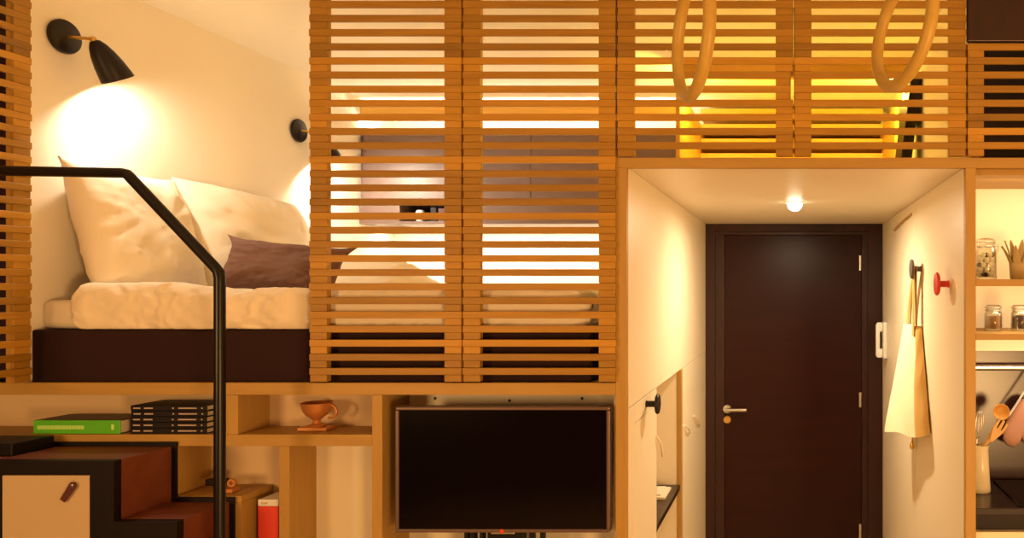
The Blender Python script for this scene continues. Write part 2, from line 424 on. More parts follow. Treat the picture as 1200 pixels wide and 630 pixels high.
def pillow(name, w, h, T, mat, M4, label, cat, group=None, seed=0, wr=.012, pin=.05, ears=.05, N=56):
    """soft pillow, local x = width, y = height, z = thickness; origin at its middle"""
    bm = bmesh.new()
    def pos(u, v, side):
        su, sv = u, v
        x = su*w/2*(1-pin*(1-sv*sv)**1.0*0 - pin*(1-abs(sv)**1.6)*abs(su)**3)
        y = sv*h/2*(1-pin*(1-abs(su)**1.6)*abs(sv)**3)
        ea = (abs(su)*abs(sv))**6*ears
        x *= 1+ea; y *= 1+ea
        t = ((1-su**4)*(1-sv**4))**.55
        t *= 1-.25*(abs(su)*abs(sv))**1.5
        z = T/2*t
        p = Vector((su*2.1+seed, sv*2.1+seed*.7, side*3.0))
        ang = math.atan2(sv, su); r = math.hypot(su, sv)
        z += t*(.9*wr*fbm(p*1.2, 4) + wr*max(0, ridge(Vector((ang*3.2+seed, r*1.3+.6*fbm(p*.8), side))))**2*min(1, r*1.2)*.9)
        return Vector((x, y, side*max(z, .0035 if max(abs(su),abs(sv)) < .999 else .0)))
    grid = {}
    for side in (1, -1):
        for i in range(N+1):
            for j in range(N+1):
                u = math.sin((i/N*2-1)*PI/2*.999)/math.sin(PI/2*.999); v = math.sin((j/N*2-1)*PI/2*.999)/math.sin(PI/2*.999)
                e = i in (0, N) or j in (0, N)
                if e and side == -1: grid[(side,i,j)] = grid[(1,i,j)]; continue
                grid[(side,i,j)] = bm.verts.new(pos(u, v, side))
        for i in range(N):
            for j in range(N):
                bm.faces.new((grid[(side,i,j)], grid[(side,i+1,j)], grid[(side,i+1,j+1)], grid[(side,i,j+1)]))
    bmesh.ops.recalc_face_normals(bm, faces=bm.faces)
    bm.transform(M4.to_3x3().to_4x4())
    o = obj(name, bm, mat, None, 180); o.location = M4.translation
    return tag(o, label, cat, group)
def frame3(c, xdir, ydir):
    x = Vector(xdir).normalized(); y = Vector(ydir); y = (y-x*y.dot(x)).normalized(); z = x.cross(y)
    m = Matrix((x, y, z)).transposed().to_4x4(); m.translation = c; return m
pillow('pillow', .40, .455, .16, 'linen', frame3((-2.155, 2.485, 1.905), (.02,1,-.03), (-.30,0,.95)),
       'white pillow propped nearest the open shutter, its corner peaked', 'pillow', None, 1.3, .009)
pillow('pillow', .64, .44, .17, 'linen', frame3((-2.140, 3.0, 1.912), (0.03,1,-.05), (-.34,0,.94)),
       'plump white pillow leaning on the wall behind the dark cushion', 'pillow', None, 6.1, .010, .03, .0)
pillow('cushion', .375, .20, .12, 'cushion', frame3((-1.772, 2.61, 1.798), (1,.10,-.10), (-.38,.35,.85)),
       'mauve brown cushion lying against the white pillows', 'cushion', None, 3.7, .010, .05, .16)

# ------------------------------------------------------------------ wall lamps
def wall_lamp(p, d, label, energy):
    t = thing('wall_lamp', label, 'lamp', (XL, p.y, p.z), 'black wall lamps over the bed')
    m = along((XL+.001, p.y, p.z), (1,0,0))
    obj('base_plate', one(lathe, [(0,0),(.046,0),(.052,.004),(.053,.010),(.050,.016),(.040,.020),(0,.021)], 40, m), 'lampblack', t, 40)
    a0 = Vector((XL+.018, p.y, p.z)); a1 = a0 + Vector((.070, .012, -.004))
    d = Vector(d).normalized()
    s0 = a1 + d*.004
    bm = bmesh.new(); tube(bm, [a0, a1], .0055, 12)
    lathe(bm, [(0,-.009),(.006,-.007),(.009,0),(.006,.007),(0,.009)], 16, Matrix.Translation(a1))
    obj('arm', bm, 'brass', t, 40)
    pr = [(.009,0),(.014,.003),(.023,.018),(.032,.044),(.039,.076),(.0435,.108),(.045,.123)]
    ins = [(.0435,.123),(.042,.108),(.0375,.076),(.0305,.044),(.021,.020),(.0,.016)]
    m = along(s0, d)
    # cut the mouth obliquely by shearing the outer end a little
    bm = bmesh.new(); lathe(bm, [(0,0)]+pr+ins, 40, m)
    sh = obj('lamp_shade', bm, 'lampblack', t, 50)
    b = s0 + d*.062
    bm = bmesh.new(); lathe(bm, [(0,-.020),(.010,-.018),(.012,-.008),(.017,.006),(.016,.016),(.009,.023),(0,.025)], 20, along(b, d))
    obj('bulb', bm, 'bulbwarm', sh, 60)
    L = bpy.data.lights.new('lamp_light', 'POINT'); L.energy = energy; L.color = (1,.87,.66); L.shadow_soft_size = .018
    lo = bpy.data.objects.new('lamp_light', L); lo.location = s0+d*.098; C.objects.link(lo)
    return t
LY1 = 2.27*F/(928-72); LY2 = 2.27*F/(928-348)
wall_lamp(Vector((XL, LY1, az(43,LY1))), (.12,.40,-.67), 'black wall lamp above the pillow nearest the open shutter', 16)
wall_lamp(Vector((XL, LY2, az(153,LY2))), (.12,.40,-.67), 'black wall lamp half hidden behind the tall shutter', 28)

# ------------------------------------------------------------------ handrail
Yh = 2.0
pts = [at(-150,199,Yh), at(143,202.5,Yh), at(149,204,Yh), at(153,208,Yh), at(252,313,Yh), at(256,318,Yh), at(257.5,325,Yh), at(257.5,330,Yh)]
last = pts[-1].copy(); last.z = 0.0; pts.append(last)
p0 = pts[0].copy(); p0.x = -2.225; pts[0] = p0
bm = bmesh.new(); tube(bm, pts, .0135, 20)
o = obj('handrail', bm, 'blackmetal', None, 50); tag(o, 'black steel handrail bending down beside the stair', 'handrail')

# ------------------------------------------------------------------ stair
YN, YF = 2.015, 2.213
sx = [ax(133,YN)]; sz = [az(540,YN)]
sx.append(ax(207,YN)); sz.append(az(611,YN))
dx, dz = sx[1]-sx[0], sz[0]-sz[1]
while sz[-1]-dz > .1: sx.append(sx[-1]+dx); sz.append(sz[-1]-dz)
def stair_poly(off=0):
    pts = [(-2.9, 0.0), (-2.9, sz[0]+off)]
    for i in range(len(sx)):
        pts.append((sx[i]+off, sz[i]+off))
        pts.append((sx[i]+off, (sz[i+1]+off) if i+1 < len(sx) else 0.0))
    return pts
t = thing('staircase', 'dark wooden storage stair stepping down below the bed', 'staircase', (-2.2, 2.1, 0))
xs0 = ax(1,YN); xs1 = ax(104,YN); zs1 = az(557,YN); zs0 = .86
# black side with an opening for the drawer front
bm = bmesh.new()
prism(bm, stair_poly(), YN+.018, YN+.024)
prism(bm, [(xs1+.002, 0)]+[(xs1+.002, sz[0])]+stair_poly()[2:], YN, YN+.018, .001)
bx(bm, -2.9, xs1+.002, YN, YN+.018, zs1+.002, sz[0], .001); bx(bm, -2.9, xs1+.002, YN, YN+.018, 0, zs0-.002, .001)
bx(bm, -2.9, xs0-.002, YN, YN+.018, zs0-.002, zs1+.002, .001)
obj('stringer', bm, 'stairblack', t)
obj('stringer', one(prism, stair_poly(.012), YF-.008, YF-.0005, .001), 'stairblack', t)
prev = -2.9
for i, (x, z) in enumerate(zip(sx, sz)):
    bm = bmesh.new(); bx(bm, prev, x-.0008, YN+.025, YF-.0085, 0 if i else 0, z-.001, .001)
    obj('step', bm, 'stairred', t); prev = x
d = obj('drawer_front', one(bx, xs0, xs1, YN+.003, YN+.0175, zs0, zs1, .0015), 'drawer', t)
# leather pull
a = at(87,568,YN); b = at(75,586,YN)
bm = bmesh.new()
n = Vector((b.x-a.x, 0, b.z-a.z)); ln = n.length; n.normalize(); s = Vector((n.z, 0, -n.x))
outl = [(-.006,.0),(-.004,-.007),(.004,-.007),(.0085,.0)]
pp = []
for q in range(9):
    th = PI*q/8; pp.append(a + s*(.0095*math.cos(th)) - n*(.0095*math.sin(th)))
pp += [b - s*.0075, b + s*.0075]
prism(bm, [(p.x, p.z) for p in pp], YN-.006, YN-.002, .0008)
lp = obj('leather_pull', bm, 'leather', d); lp['label'] = 'oxblood leather pull tab'
obj('screw', one(lathe, [(0,0),(.0045,0),(.004,.002),(0,.003)], 16, along((a.x, YN-.006, a.z), (0,-1,0))), 'steel', lp, 40)
obj('screw_post', one(lathe, [(0,0),(.003,0),(.003,.010),(0,.010)], 12, along((a.x, YN+.0035, a.z), (0,-1,0))), 'steel', lp, 40)
# flat black box on the top step
zt = sz[0]-.0004
o = obj('storage_box', one(bx, -2.55, ax(25,2.1), 2.075, 2.195, zt, zt+.034, .003), 'stairblack'); tag(o, 'flat black box lying on the top stair at far left', 'box')

# ------------------------------------------------------------------ plywood shelf wall under the loft
S = lambda p: ax(p, 2.22)
YS = 2.352
t = thing('shelf_unit', 'plywood shelving built in under the loft with open cubbies', 'shelf', (-1.6, 2.3, 0))
z_sb0, z_sb1 = az(522,2.22), az(508.5,2.22)
ztop = az(462,2.22)-.0005
obj('back_panel', one(bx, -2.9, S(437), YS, YS+.012, 0.0, ztop), 'shelf_in', t)
obj('shelf_board', one(bx, -2.9, S(437)-.0005, 2.215, YS-.0005, z_sb0, z_sb1, .001), 'ply', t)
obj('divider', one(bx, S(266), S(280), 2.216, YS-.0005, z_sb1+.0003, ztop, .001), 'plyv', t)
obj('end_panel', one(bx, S(437), S(449), 2.215, 2.386, 0, ztop, .001), 'plyv', t)
obj('divider', one(bx, S(328), S(340), 2.216, YS-.0005, 0, z_sb0-.0003, .001), 'plyv', t)
obj('divider', one(bx, S(200), S(207), 2.216, YS-.0005, az(580,2.22)+.0004, z_sb0-.0003, .001), 'plyv', t)
zb1 = az(580.5,2.22); zb0 = az(588,2.22)
obj('cubby_floor', one(bx, S(200), S(273)+.028, 2.216, YS-.0005, zb0, zb1, .001), 'ply', t)
obj('cubby_side', one(bx, S(273), S(273)+.028, 2.216, YS-.0005, 0, zb0-.0004, .001), 'plyv', t)
obj('pale_back_panel', one(bx, S(340)+.0005, S(437)-.0005, 2.340, 2.3515, 0.0, z_sb0-.0005, .001), 'panel', t)  # paler piece of the shelf back in this bay, no cupboard
t2 = thing('media_niche', 'cream lined recess holding the television under the shutters', 'niche', (-.85, 2.3, 0))
bm = bmesh.new(); bx(bm, S(449)+.0005, S(722)-.0105, 2.37, 2.385, 0, ztop)
for px_, py_ in ((510,463.5),(597,466.5),(682,463.5)):
    pass
obj('back_panel', bm, 'panel', t2)
obj('shelf_board', one(bx, S(449)+.0005, S(722)-.0105, 2.22, 2.3695, .90, .925, .001), 'ply', t2)
for px_ in (510, 597, 682):
    p = at(px_, 466.5 if px_ != 597 else 469, 2.37)
    obj('screw_cap', one(lathe, [(0,0),(.0045,0),(.004,.002),(0,.0025)], 14, along((p.x, 2.37, p.z), (0,-1,0))), 'darkboard', t2, 40)

# ------------------------------------------------------------------ things on the shelves
def book(x0, x1, y0, d, z0, h, mat, label, group=None, marks=None, rot=0, mk='printpale', spine=None):
    t = thing('book', label, 'book', ((x0+x1)/2, y0+d/2, z0), group)
    c = bmesh.new(); th = .0022
    bx(c, x0, x1, y0+.004, y0+d, z0, z0+th, .0006, 1); bx(c, x0, x1, y0+.004, y0+d, z0+h-th, z0+h, .0006, 1)
    # rounded spine
    n = 8; pts = []
    sb = c if not spine else bmesh.new()
    bx(sb, x0, x1, y0, y0+.0045, z0, z0+h, .0018, 3)
    cv = obj('cover', c, mat, t)
    if spine: cv = obj('spine', sb, spine, t); cv['label'] = 'bright green spine'
    obj('pages', one(bx, x0+.002, x1-.002, y0+.0047, y0+d-.003, z0+th+.0001, z0+h-th-.0001), 'paper', t)
    for cl in marks or []:
        b = bmesh.new()
        for (u0, u1, v0, v1) in cl:
            bx(b, x0+(x1-x0)*u0, x0+(x1-x0)*u1, y0-.0004, y0+.0002, z0+h*v0, z0+h*v1)
        sp = obj('spine_lettering', b, mk, cv); sp['label'] = 'pale lettering on the spine'
    if rot: t.rotation_euler.z = rot
    return t
zs = z_sb1+.0006
mk = []
u = .05
while u < .58:
    wd = random.uniform(.010,.022); mk.append((u, u+wd, .34, .62)); u += wd+.006
mk = [mk, [(.90,.93,.3,.7)]]
book(S(38), S(140), 2.222, .115, zs, .040, 'bookdark', 'thick book with bright green spine lying flat left of the black stack', None, mk, 0, 'printgreen', 'bookgreen')
zz = zs; hs = [.0165,.0165,.0165,.0165,.0165]
where = ['lowest of the black book stack on the plywood shelf', 'second from the bottom of the black book stack', 'middle volume of the black book stack', 'second from the top of the black book stack', 'topmost of the black book stack on the plywood shelf']
for i in range(5):
    off = (0,0,.0,.002,.001)[i]
    mk = []
    for a, b in ((.04,.13),(.18,.30),(.55,.575),(.63,.87),(.93,.955)):
        u = a; cl = []
        while u < b-.004: cl.append((u, min(b,u+.02), .40, .62)); u += .0235
        mk.append(cl)
    book(S(151)+off, S(240.5)+off, 2.224, .115, zz, hs[i], 'bookblack', 'black book with pale spine print, '+where[i], 'black books in a stack', mk)
    zz += hs[i]+.0003

# copper ornament: two-handled cup on a plinth
yo = 2.285
c = at(372, 500, yo); zbse = zs
t = thing('ornament', 'small copper cup with curled handle on a plinth in the cubby', 'ornament', (c.x, yo, zbse))
bm = bmesh.new(); bx(bm, c.x-.046, c.x+.042, yo-.025, yo+.025, zbse, zbse+.011, .002)
obj('plinth', bm, 'copper', t)
bm = bmesh.new()
lathe(bm, [(0,0),(.022,0),(.024,.004),(.012,.010),(.009,.018),(.018,.026),(.030,.036),(.038,.050),(.041,.064),(.044,.072),(.041,.073),(.036,.062),(.030,.045),(.018,.033),(0,.030)], 36, Matrix.Translation((c.x-.002, yo, zbse+.0112)))
obj('cup', bm, 'copper', t, 40)
hx = c.x+.036
tube_pts = []
for q in range(15):
    th = -PI*.62+PI*1.25*q/14
    tube_pts.append((hx+.004+.018*math.cos(th), yo, zbse+.056+.020*math.sin(th)))
bm = bmesh.new(); tube(bm, tube_pts, .004, 10)
obj('handle', bm, 'copper', t, 60)

# toy on the cubby floor: dark log body with copper wheel on a little base
yo = 2.26; zf = zb1+.0006
t = thing('toy', 'little dark wooden toy with a copper end behind the handrail', 'toy', (ax(262,yo), yo, zf))
obj('base', one(bx, ax(258,yo), ax(277,yo), yo-.018, yo+.018, zf, zf+.012, .003), 'copper', t)
bm = bmesh.new(); bx(bm, ax(243,yo), ax(267,yo), yo-.011, yo+.011, zf+.020, zf+.040, .004)
bx(bm, ax(259,yo), ax(263,yo), yo-.006, yo+.006, zf+.0122, zf+.021)
obj('body', bm, 'darkboard', t)
bm = bmesh.new(); lathe(bm, [(.006,0),(.012,0),(.014,.005),(.012,.010),(.006,.010),(.006,0)], 24, along((ax(272,yo), yo-.005, zf+.027), (0,1,0)))
obj('ring', bm, 'copper', t, 40)

# red box with white band
yo = 2.25; x0, x1 = ax(302,yo), ax(328,yo)-.004
t = thing('file_box', 'tall red box with white top band standing beside the cubby', 'box', ((x0+x1)/2, yo+.08, .60))
# it stands on a low inner shelf
zr = .82
obj('body', one(bx, x0, x1, yo, yo+.085, zr, az(593,yo), .002), 'redbox', t)
tb = obj('top_band', one(bx, x0, x1, yo, yo+.085, az(593,yo)+.0003, az(585,yo), .002), 'white', t)
tb['label'] = 'white band around the top'
obj('print_mark', one(bx, x0+.010, x0+.030, yo-.0005, yo+.0005, az(590.5,yo), az(588,yo)), 'printpale', tb)
obj_low = one(bx, S(273)+.0285, S(328)-.0005, 2.22, YS-.0005, zr-.02, zr-.0005, .001)
tt = [x for x in C.objects if x.name == 'shelf_unit'][0]
obj('low_shelf', obj_low, 'ply', tt)

# ------------------------------------------------------------------ television
yt = 2.2
x0, x1, z1, z0 = ax(463,yt), ax(714.5,yt), az(476.5,yt), az(624,yt)
t = thing('television', 'flat screen television in the recess under the shutters', 'television', ((x0+x1)/2, yt+.05, .9255))
bm = bmesh.new(); bz = .010
bx(bm, x0, x1, yt, yt+.035, z1-bz, z1, .003); bx(bm, x0, x1, yt, yt+.035, z0, z0+bz, .003)
bx(bm, x0, x0+bz, yt, yt+.035, z0+bz, z1-bz, .002); bx(bm, x1-bz, x1, yt, yt+.035, z0+bz, z1-bz, .002)
fr = obj('bezel', bm, 'tvframe', t)
obj('screen', one(bx, x0+bz*.7, x1-bz*.7, yt+.004, yt+.02, z0+bz*.7, z1-bz*.7), 'tvscreen', t)
obj('rear_shell', one(bx, x0+.01, x1-.01, yt+.021, yt+.06, z0+.01, z1-.01, .01), 'tvback', t)
cx = ax(588,yt)
bm = bmesh.new(); bx(bm, cx-.055, cx+.055, yt+.03, yt+.055, .94, z0+.02, .003)
obj('stand_neck', bm, 'tvback', t)
bm = bmesh.new(); bx(bm, ax(539,2.25), ax(639,2.25), 2.225, 2.34, .9256, .940, .005)
for p_ in (543, 551, 561, 620, 632): bx(bm, ax(p_,2.23), ax(p_+4,2.23), 2.235, 2.26, .938, z0-.0008, .001)
obj('stand_foot', bm, 'tvback', t)
bm = bmesh.new(); lathe(bm, [(0,0),(.0065,0),(.0055,.0012),(0,.0016)], 20, along((cx, yt-.0002, z0+.0045), (0,-1,0)))
lg = obj('logo', bm, 'red', fr, 40); lg['label'] = 'small red round maker mark'
bm = bmesh.new(); bx(bm, cx-.035, cx+.035, yt+.006, yt+.012, z0-.006, z0+.001, .002); 
obj('sensor_bar', bm, 'steel', fr)

# ------------------------------------------------------------------ gym rings
def gym_ring(cpx, cpy, Y, R, r, ux, vx, label):
    c = at(cpx, cpy, Y)
    u = Vector((ux, -.02, math.sqrt(1-ux*ux))).normalized()
    v = Vector((vx, -math.sqrt(max(0, 1-vx*vx)), 0)); v = (v-u*v.dot(u)).normalized()
    t = thing('gymnastic_ring', label, 'gym ring', c, 'gymnastic rings hanging in front of the shutters')
    pts = [c + (u*math.cos(2*PI*i/72)+v*math.sin(2*PI*i/72))*R for i in range(72)]
    bm = bmesh.new(); tube(bm, pts, r, 18, False, True)
    obj('ring', bm, 'ringwood', t, 180)
    top = c+u*R
    # webbing loop round the ring's top and up to the ceiling
    bm = bmesh.new()
    wv = v.cross(Vector((0,0,1))).normalized()*.013
    for s in (-1, 1):
        a = top + wv.cross(Vector((0,0,1))).normalized()*(r+.0018)*s
        q = Vector((top.x, top.y, 0)); e = Vector((a.x, a.y, ZC-.001))
        tt_ = bmesh.new(); n2 = wv.cross(Vector((0,0,1))).normalized()*.0012
        vs = [tt_.verts.new(p) for p in (a-wv-n2, a+wv-n2, a+wv+n2, a-wv+n2, e-wv-n2, e+wv-n2, e+wv+n2, e-wv+n2)]
        for f in ((0,1,2,3),(4,5,6,7),(0,1,5,4),(1,2,6,5),(2,3,7,6),(3,0,4,7)): tt_.faces.new([vs[i] for i in f])
        bmesh.ops.recalc_face_normals(tt_, faces=tt_.faces); merge(bm, tt_)
    # under-loop
    arc = []
    obj('strap', bm, 'strap', t)
    return t
gym_ring(811.5, 42, 1.45, .115, .0122, .03, .39, 'narrow looking wooden gymnastic ring hanging left of the niche centre')
gym_ring(1058.5, 36, 1.45, .1055, .0122, .14, .355, 'wooden gymnastic ring hanging right of the niche centre, turned more open')

# ------------------------------------------------------------------ entrance door
D = lambda p: ax(p, YB)
t = thing('door_1', 'dark brown entrance door with steel lever handle', 'door', (0, YB, 0)); t['kind'] = 'structure'
zt_ = ZN-.0015
bm = bmesh.new()
prism(bm, [(NL+.001,0),(NL+.001,zt_),(NR-.001,zt_),(NR-.001,0),(D(1017),0),(D(1017),az(271,YB)),(D(838),az(271,YB)),(D(838),0)], YB-.012, YB+.03, .001)
obj('door_frame', bm, 'darkwood', t)
bm = bmesh.new()
prism(bm, [(D(838)+.001,0),(D(838)+.001,az(271,YB)-.001),(D(1017)-.001,az(271,YB)-.001),(D(1017)-.001,0),(D(1010),0),(D(1010),az(275,YB)),(D(849),az(275,YB)),(D(849),0)], YB-.002, YB+.03, .001)
obj('door_rebate', bm, 'darkwood', t)
leaf = obj('door_leaf', one(bx, D(849)+.001, D(1010)-.001, YB+.004, YB+.04, .006, az(275,YB)-.002, .0015), 'door', t)
hc = at(852, 479, YB)
bm = bmesh.new(); yl = YB+.0045
lathe(bm, [(0,0),(.024,0),(.025,.004),(.022,.008),(.010,.009),(.010,.05),(0,.05)], 28, along((hc.x, yl, hc.z), (0,-1,0)))
tube(bm, [(hc.x-.004, yl-.045, hc.z), (hc.x+.02, yl-.047, hc.z+.0005), (hc.x+.112, yl-.045, hc.z)], .0095, 14)
obj('lever_handle', bm, 'steel', leaf, 40)
cc = at(852, 491.5, YB)
bm = bmesh.new(); lathe(bm, [(0,0),(.022,0),(.023,.004),(.019,.008),(0,.008)], 28, along((cc.x, yl, cc.z), (0,-1,0)))
lk = obj('lock_cylinder', bm, 'brass', leaf, 40)
for py_ in (308, 468, 622, 790):
    h = at(1008, py_, YB)
    if py_ == 790: h.z = .2
    bm = bmesh.new(); lathe(bm, [(0,-.042),(.0085,-.042),(.0085,.042),(0,.042)], 18, Matrix.Translation((h.x, YB-.004, h.z)))
    obj('hinge', bm, 'steel', t, 40)

# recessed ceiling spot
c = Vector((.012, (ZN-EZ)*F/(EY-237), ZN))
t = thing('ceiling_spot', 'round recessed spotlight glowing in the niche ceiling', 'spotlight', c)
bm = bmesh.new(); lathe(bm, [(.030,-.0005),(.043,-.0005),(.042,-.004),(.033,-.005),(.030,-.0005)], 36, Matrix.Translation(c)); obj('rim', bm, 'white', t, 40)
bm = bmesh.new(); lathe(bm, [(0,-.001),(.0315,-.001),(.031,-.014),(.026,-.026),(.016,-.034),(0,-.037)], 36, Matrix.Translation(c)); obj('lens', bm, 'spotlens', t, 40)
L = bpy.data.lights.new('spot_light', 'AREA'); L.shape = 'DISK'; L.size = .06; L.energy = 18; L.color = (1,.80,.53)
lo = bpy.data.objects.new('spot_light', L); lo.location = c+Vector((0,0,-.040)); C.objects.link(lo)

# pegs
def peg(wx, p, sgn, mat, label, R=.038):
    t = thing('coat_peg', label, 'coat peg', (wx, p.y, p.z))
    m = along((wx, p.y, p.z), (sgn,0,0))
    obj('stem', one(lathe, [(0,0),(.012,0),(.0105,.006),(.0105,.032),(0,.032)], 24, m), mat, t, 40)
    obj('disc', one(lathe, [(0,.0305),(.012,.0305),(R-.004,.033),(R,.037),(R,.040),(R-.003,.044),(R*.5,.047),(0,.048)], 36, m), mat, t, 40)
    return t
def wallpt(px, py, wx): Y = wx*F/(px-EX); return Vector((wx, Y, az(py, Y)))
peg(NR, wallpt(1112, 332.5, NR), -1, 'red', 'red round coat peg on the right niche wall')
gp = wallpt(1080, 315, NR); peg(NR, gp, -1, 'greypeg', 'grey round coat peg that the tote bag hangs from', .039)
peg(NL, wallpt(757, 473, NL), 1, 'lampblack', 'black round coat peg on the left niche wall', .034)

# small flush fold-out hooks (slanted pale tabs)
def tab(wx, sgn, a, b, mat, label):
    pa, pb = wallpt(*a, wx), wallpt(*b, wx)
    n = 8; bm = bmesh.new()
    pts = []
    for i in range(n+1):
        q = i/n; p = pa.lerp(pb, q); p.x = wx + sgn*(.0045+.010*math.sin(PI*q*.5)*(1-q)*2); pts.append(p)
    tube(bm, pts, .0045, 10)
    o = obj('fold_hook', bm, mat, None, 60); return tag(o, label, 'hook')
tab(NL, 1, (768,511), (775,534), 'panel', 'pale slanted hook tab at the edge of the cabinet recess')
tab(NL, 1, (801,498), (807,507), 'panel', 'pale slanted hook tab just right of the recess edging')
tab(NL, 1, (812,487), (819,498), 'panel', 'pale slanted hook tab nearest the entrance door')
tab(NR, -1, (1049,270), (1069,251), 'ply', 'thin reddish slanted hook high on the right niche wall')

# black shelf in the recess with a tray
t = obj('wall_shelf', one(bx, -.838, NL-.003, OY0+.001, OY1-.003, .852, .872, .001), 'blackshelf'); tag(t, 'black shelf board inside the left wall recess', 'shelf')
bm = bmesh.new(); bx(bm, -.70, NL-.03, 3.06, 3.22, .8726, .884, .002); bx(bm, -.69, NL-.05, 3.08, 3.20, .8842, .892, .002)
tag(obj('notepad', bm, 'paper'), 'pale pad of paper lying on the black recess shelf', 'paper')

# intercom
p = Vector((NR, 4.06, az(398, 4.06)))
t = thing('intercom', 'white door intercom with handset beside the entrance door', 'intercom', (NR, p.y, p.z-.1))
obj('base', one(bx, NR-.022, NR, p.y-.045, p.y+.045, p.z-.098, p.z+.098, .006), 'white', t, 40)
bm = bmesh.new()
bx(bm, NR-.055, NR-.0225, p.y-.03, p.y+.005, p.z-.095, p.z-.045, .008); bx(bm, NR-.055, NR-.0225, p.y-.03, p.y+.005, p.z+.045, p.z+.095, .008)
bx(bm, NR-.060, NR-.038, p.y-.028, p.y+.003, p.z-.09, p.z+.09, .008)
obj('handset', bm, 'white', t, 40)

# tote bag on the grey peg
def tote():
    t = thing('tote_bag', 'cream canvas tote bag hanging from the grey coat peg', 'bag', (NR, 3.0, 1.15))
    secs = 26; rows = []; bm = bmesh.new()
    for i in range(secs):
        q = i/(secs-1)               # 0 top .. 1 bottom
        # plan corners: wall-near C, outer-near B, outer-far A, wall-far Dd
        def L3(a, b, e=1.0): return tuple(a[k]+(b[k]-a[k])*(q**e) for k in range(3))
        Cc = L3((NR-.006, 2.93, 1.585), (NR-.006, 2.745, 1.205))
        B = L3((NR-.028, 2.94, 1.585), (NR-.050, 2.745, 1.190))
        A = L3((NR-.040, 3.16, 1.590), (NR-.118, 3.19, 1.133), 1.05)
        Dd = L3((NR-.006, 3.17, 1.590), (NR-.010, 3.22, 1.15))
        loop = []
        for (P, Q, nn) in ((Cc, B, 6), (B, A, 22), (A, Dd, 8), (Dd, Cc, 16)):
            for k in range(nn):
                s = k/nn; p = Vector(P).lerp(Vector(Q), s)
                if nn == 22:
                    bul = .012*math.sin(PI*s)*q
                    fold = .007*q*math.sin(s*7+q*2)+.004*fbm(Vector((s*4, q*3, 2)))
                    p.x -= bul+fold
                    p.z -= .004*math.sin(s*9)*q
                if nn == 6: p.x -= .003*math.sin(q*14)*math.sin(PI*s); p.y -= .014*math.sin(PI*s)*q + .004*math.sin(q*18)*math.sin(PI*s)
                loop.append(bm.verts.new(p))
        rows.append(loop)
    n = len(rows[0])
    for Ra, Rb in zip(rows, rows[1:]):
        for j in range(n): bm.faces.new((Ra[j], Ra[(j+1)%n], Rb[(j+1)%n], Rb[j]))
    bm.faces.new(rows[-1]); bm.faces.new(rows[0][::-1])
    bmesh.ops.recalc_face_normals(bm, faces=bm.faces)
    bo_ = obj('bag_body', bm, 'canvas', t, 55)
    bo_.data.materials.append(M['canvas2'])
    for f_ in bo_.data.polygons:
        if f_.index < (secs-1)*n and f_.index % n < 7: f_.material_index = 1
    # straps: two flat bands from the peg stem to the top hem
    for s, (ya, yb, dxx) in enumerate(((2.955, 3.12, -.030), (2.965, 3.14, -.016))):
        bm = bmesh.new()
        top = Vector((NR+dxx*.6-.012, gp.y, gp.z+.012))
        for ye in (ya, yb):
            e = Vector((NR+dxx-.004, ye, 1.545)); m1 = top.lerp(e, .5)+Vector((-.004, (ye-gp.y)*.25, 0))
            pts = [top.lerp(m1, i/6).lerp(m1.lerp(e, i/6), i/6) for i in range(7)]
            tt_ = bmesh.new()
            prev = None
            for p in pts:
                hw = Vector((0, .019, 0)); hn = Vector((.0015,0,0))
                cur = [tt_.verts.new(p+hw+hn), tt_.verts.new(p-hw+hn), tt_.verts.new(p-hw-hn), tt_.verts.new(p+hw-hn)]
                if prev:
                    for j in range(4): tt_.faces.new((prev[j], prev[(j+1)%4], cur[(j+1)%4], cur[j]))
                else: tt_.faces.new(cur)
                prev = cur
            tt_.faces.new(prev[::-1])
            bmesh.ops.recalc_face_normals(tt_, faces=tt_.faces); merge(bm, tt_)
        so = obj('strap', bm, 'canvas2', t, 40)
    # zip tag hanging below the hem
    k = at(1069, 512, 3.08)
    bm = bmesh.new(); tube(bm, [(k.x-.0, 3.08, k.z+.03), (k.x+.001, 3.08, k.z), (k.x, 3.08, k.z-.02)], .003, 8)
    lathe(bm, [(0,-.028),(.008,-.024),(.010,-.012),(.007,0),(0,.002)], 14, Matrix.Translation((k.x, 3.08, k.z-.022)))
    obj('hanging_charm', bm, 'brass', t, 50)
tote()

# ------------------------------------------------------------------ back of the loft
YC = 3.93
zc1, zc0 = az(151,YC), az(262,YC)
t = thing('wall_cabinet', 'smoked brown wall cabinet at the back of the loft', 'cabinet', (-1.5, YC+.15, zc0))
K = lambda p: ax(p, YC)
xk = [XL+.004+.022, K(540), K(622), K(716), K(793)]
zo = az(238,YC)
bm = bmesh.new()
bx(bm, XL+.004, K(793), YC+.02, YB+.044, zo, zc1, .001)
bx(bm, XL+.004, K(793), YC+.004, YB+.044, zc0, zc0+.014, .001)
bx(bm, XL+.004, K(468), YC+.003, YB+.044, zc0+.014, zo, .001); bx(bm, K(527), K(793), YC+.003, YB+.044, zc0+.014, zo, .001)
obj('body', bm, 'mirrorcab', t)
for a, b in zip(xk, xk[1:]):
    obj('door', one(bx, a+.001, b-.0015, YC, YC+.0185, zo+.002, zc1-.001, .001), 'mirrorcab', t)
bm = bmesh.new(); lathe(bm, [(0,0),(.018,0),(.022,.012),(.022,.050),(.018,.062),(0,.065)], 24, Matrix.Translation((K(486), YC+.06, zc0+.0145)))
tag(obj('canister', bm, 'white', None, 40), 'white canister in the open bay of the smoked cabinet', 'canister')
bm = bmesh.new(); bx(bm, K(500), K(507), YC+.04, YC+.14, zc0+.0145, zc0+.09, .002)
tag(obj('book', bm, 'bookblack'), 'dark book upright in the open bay of the smoked cabinet', 'book')
